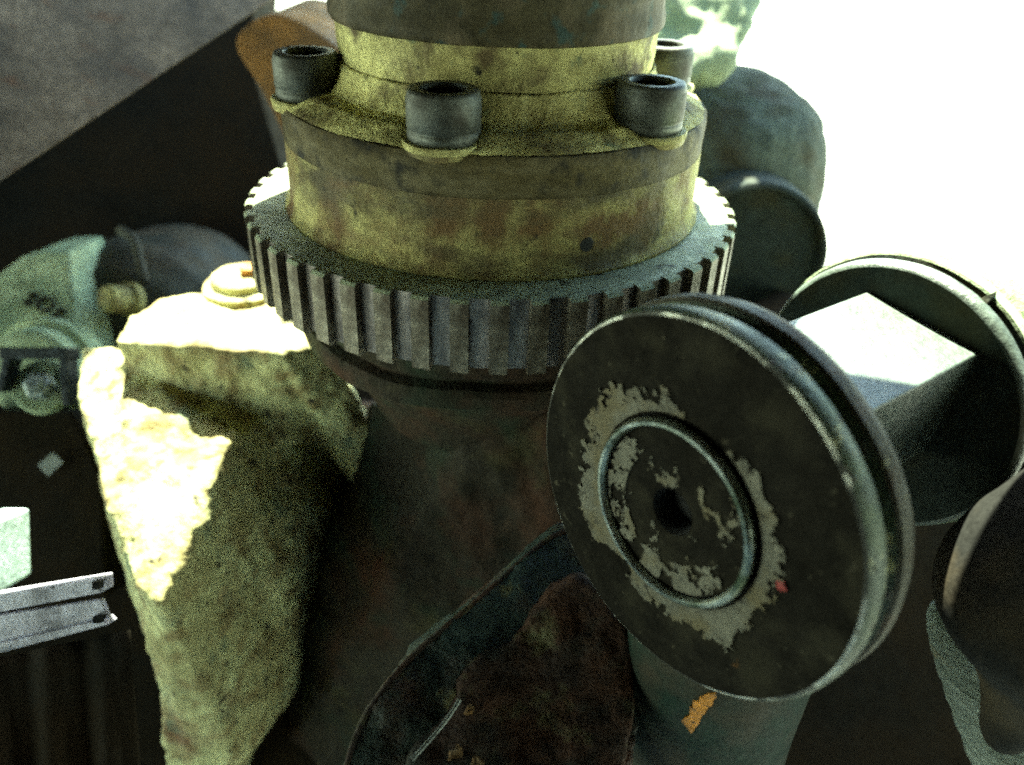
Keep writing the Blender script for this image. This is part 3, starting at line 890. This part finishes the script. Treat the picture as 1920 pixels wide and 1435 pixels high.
# folded rubber flap hanging under the channel
bm = NB()
rows = []
for i in range(14):
    t = i / 13
    row = []
    for j in range(61):
        u = j / 60
        px = -90 + 335 * u + 25 * t
        y0 = 1252 - (1252 - 1182) * u
        py = y0 + (1620 - y0) * t
        fold = (sin(u * 19 + .8 * sin(t * 2)) * .028 + sin(u * 41 + 2) * .010) * (.3 + t)
        row.append(bm.verts.new(P(px, py, 3.12 - .25 * t + fold)))
    rows.append(row)
for A, B in zip(rows, rows[1:]):
    for j in range(60): bm.faces.new((A[j], A[j + 1], B[j + 1], B[j]))
fo = emit('rubber_flap', bm, M_back, None, loc=P(80, 1620, 2.9), angle=0)
so = fo.modifiers.new('solid', 'SOLIDIFY'); so.thickness = .02 * S
tagit(fo, 'black folded rubber flap hanging below the white channel, bottom left', 'flap')
# added black backdrops standing in for deep shade, low down and at lower right
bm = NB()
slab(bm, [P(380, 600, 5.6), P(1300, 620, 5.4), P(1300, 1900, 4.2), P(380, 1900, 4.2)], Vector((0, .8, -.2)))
tagit(emit('shade_backdrop', bm, M_back, None, loc=P(800, 1500, 4.6), bevel=.05), 'black backdrop added for deep shade below the housing', 'backdrop')
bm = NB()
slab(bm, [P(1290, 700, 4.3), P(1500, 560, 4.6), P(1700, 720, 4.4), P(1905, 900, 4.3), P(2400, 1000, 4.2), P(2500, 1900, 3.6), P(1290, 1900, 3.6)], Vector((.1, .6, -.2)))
tagit(emit('shade_panel', bm, M_back, None, loc=P(1700, 1300, 4.2), bevel=.05), 'black panel added for deep shade behind the roller at lower right', 'beam')
# added panel above the frame, its opening cut to shape sun and shade
bm = NB()
FZ = 3.0
slab(bm, [(-22, -30, FZ), (22, -30, FZ), (22, .35, FZ), (.15, .35, FZ), (-.2, .9, FZ), (-1.3, 1.15, FZ), (-1.9, 1.45, FZ), (-2.95, 1.52, FZ), (-2.95, 2.2, FZ), (-2.66, 2.82, FZ), (-2.2, 2.93, FZ), (-1.9, 3.2, FZ), (-1.5, 3.2, FZ), (-1.45, 2.75, FZ), (-.4, 2.75, FZ), (-.4, 18, FZ), (-22, 18, FZ)], (0, 0, .3))
tagit(emit('overhead_shade_panel', bm, M_back, None, loc=(0, -4, FZ), smooth=False), 'black panel added overhead, out of view, cut to shade the hub', 'shade panel')

bm = NB()
slab(bm, [(-9, -11, 2.98), (9, -11, 2.98), (9, -12.5, -4.5), (-9, -12.5, -4.5)], (0, -.3, 0))  # unseen wall added behind the camera to cut light from the front
tagit(emit('front_light_block', bm, M_back, None, loc=(0, -12, 0), smooth=False), 'black panel added behind the camera to block front light', 'shade panel')

bm = NB()
slab(bm, [(.85, 2.05, FZ + .01), (22, 2.05, FZ + .01), (22, 4.3, FZ + .01), (1.22, 4.3, FZ + .01), (1.18, 3.25, FZ + .01), (.85, 3.25, FZ + .01)], (0, 0, .25))  # unseen slab added overhead to shade the right background
tagit(emit('overhead_shade_slab', bm, M_back, None, loc=(2, 2.6, FZ), smooth=False), 'black slab added overhead at the right, out of view, for shade', 'beam')
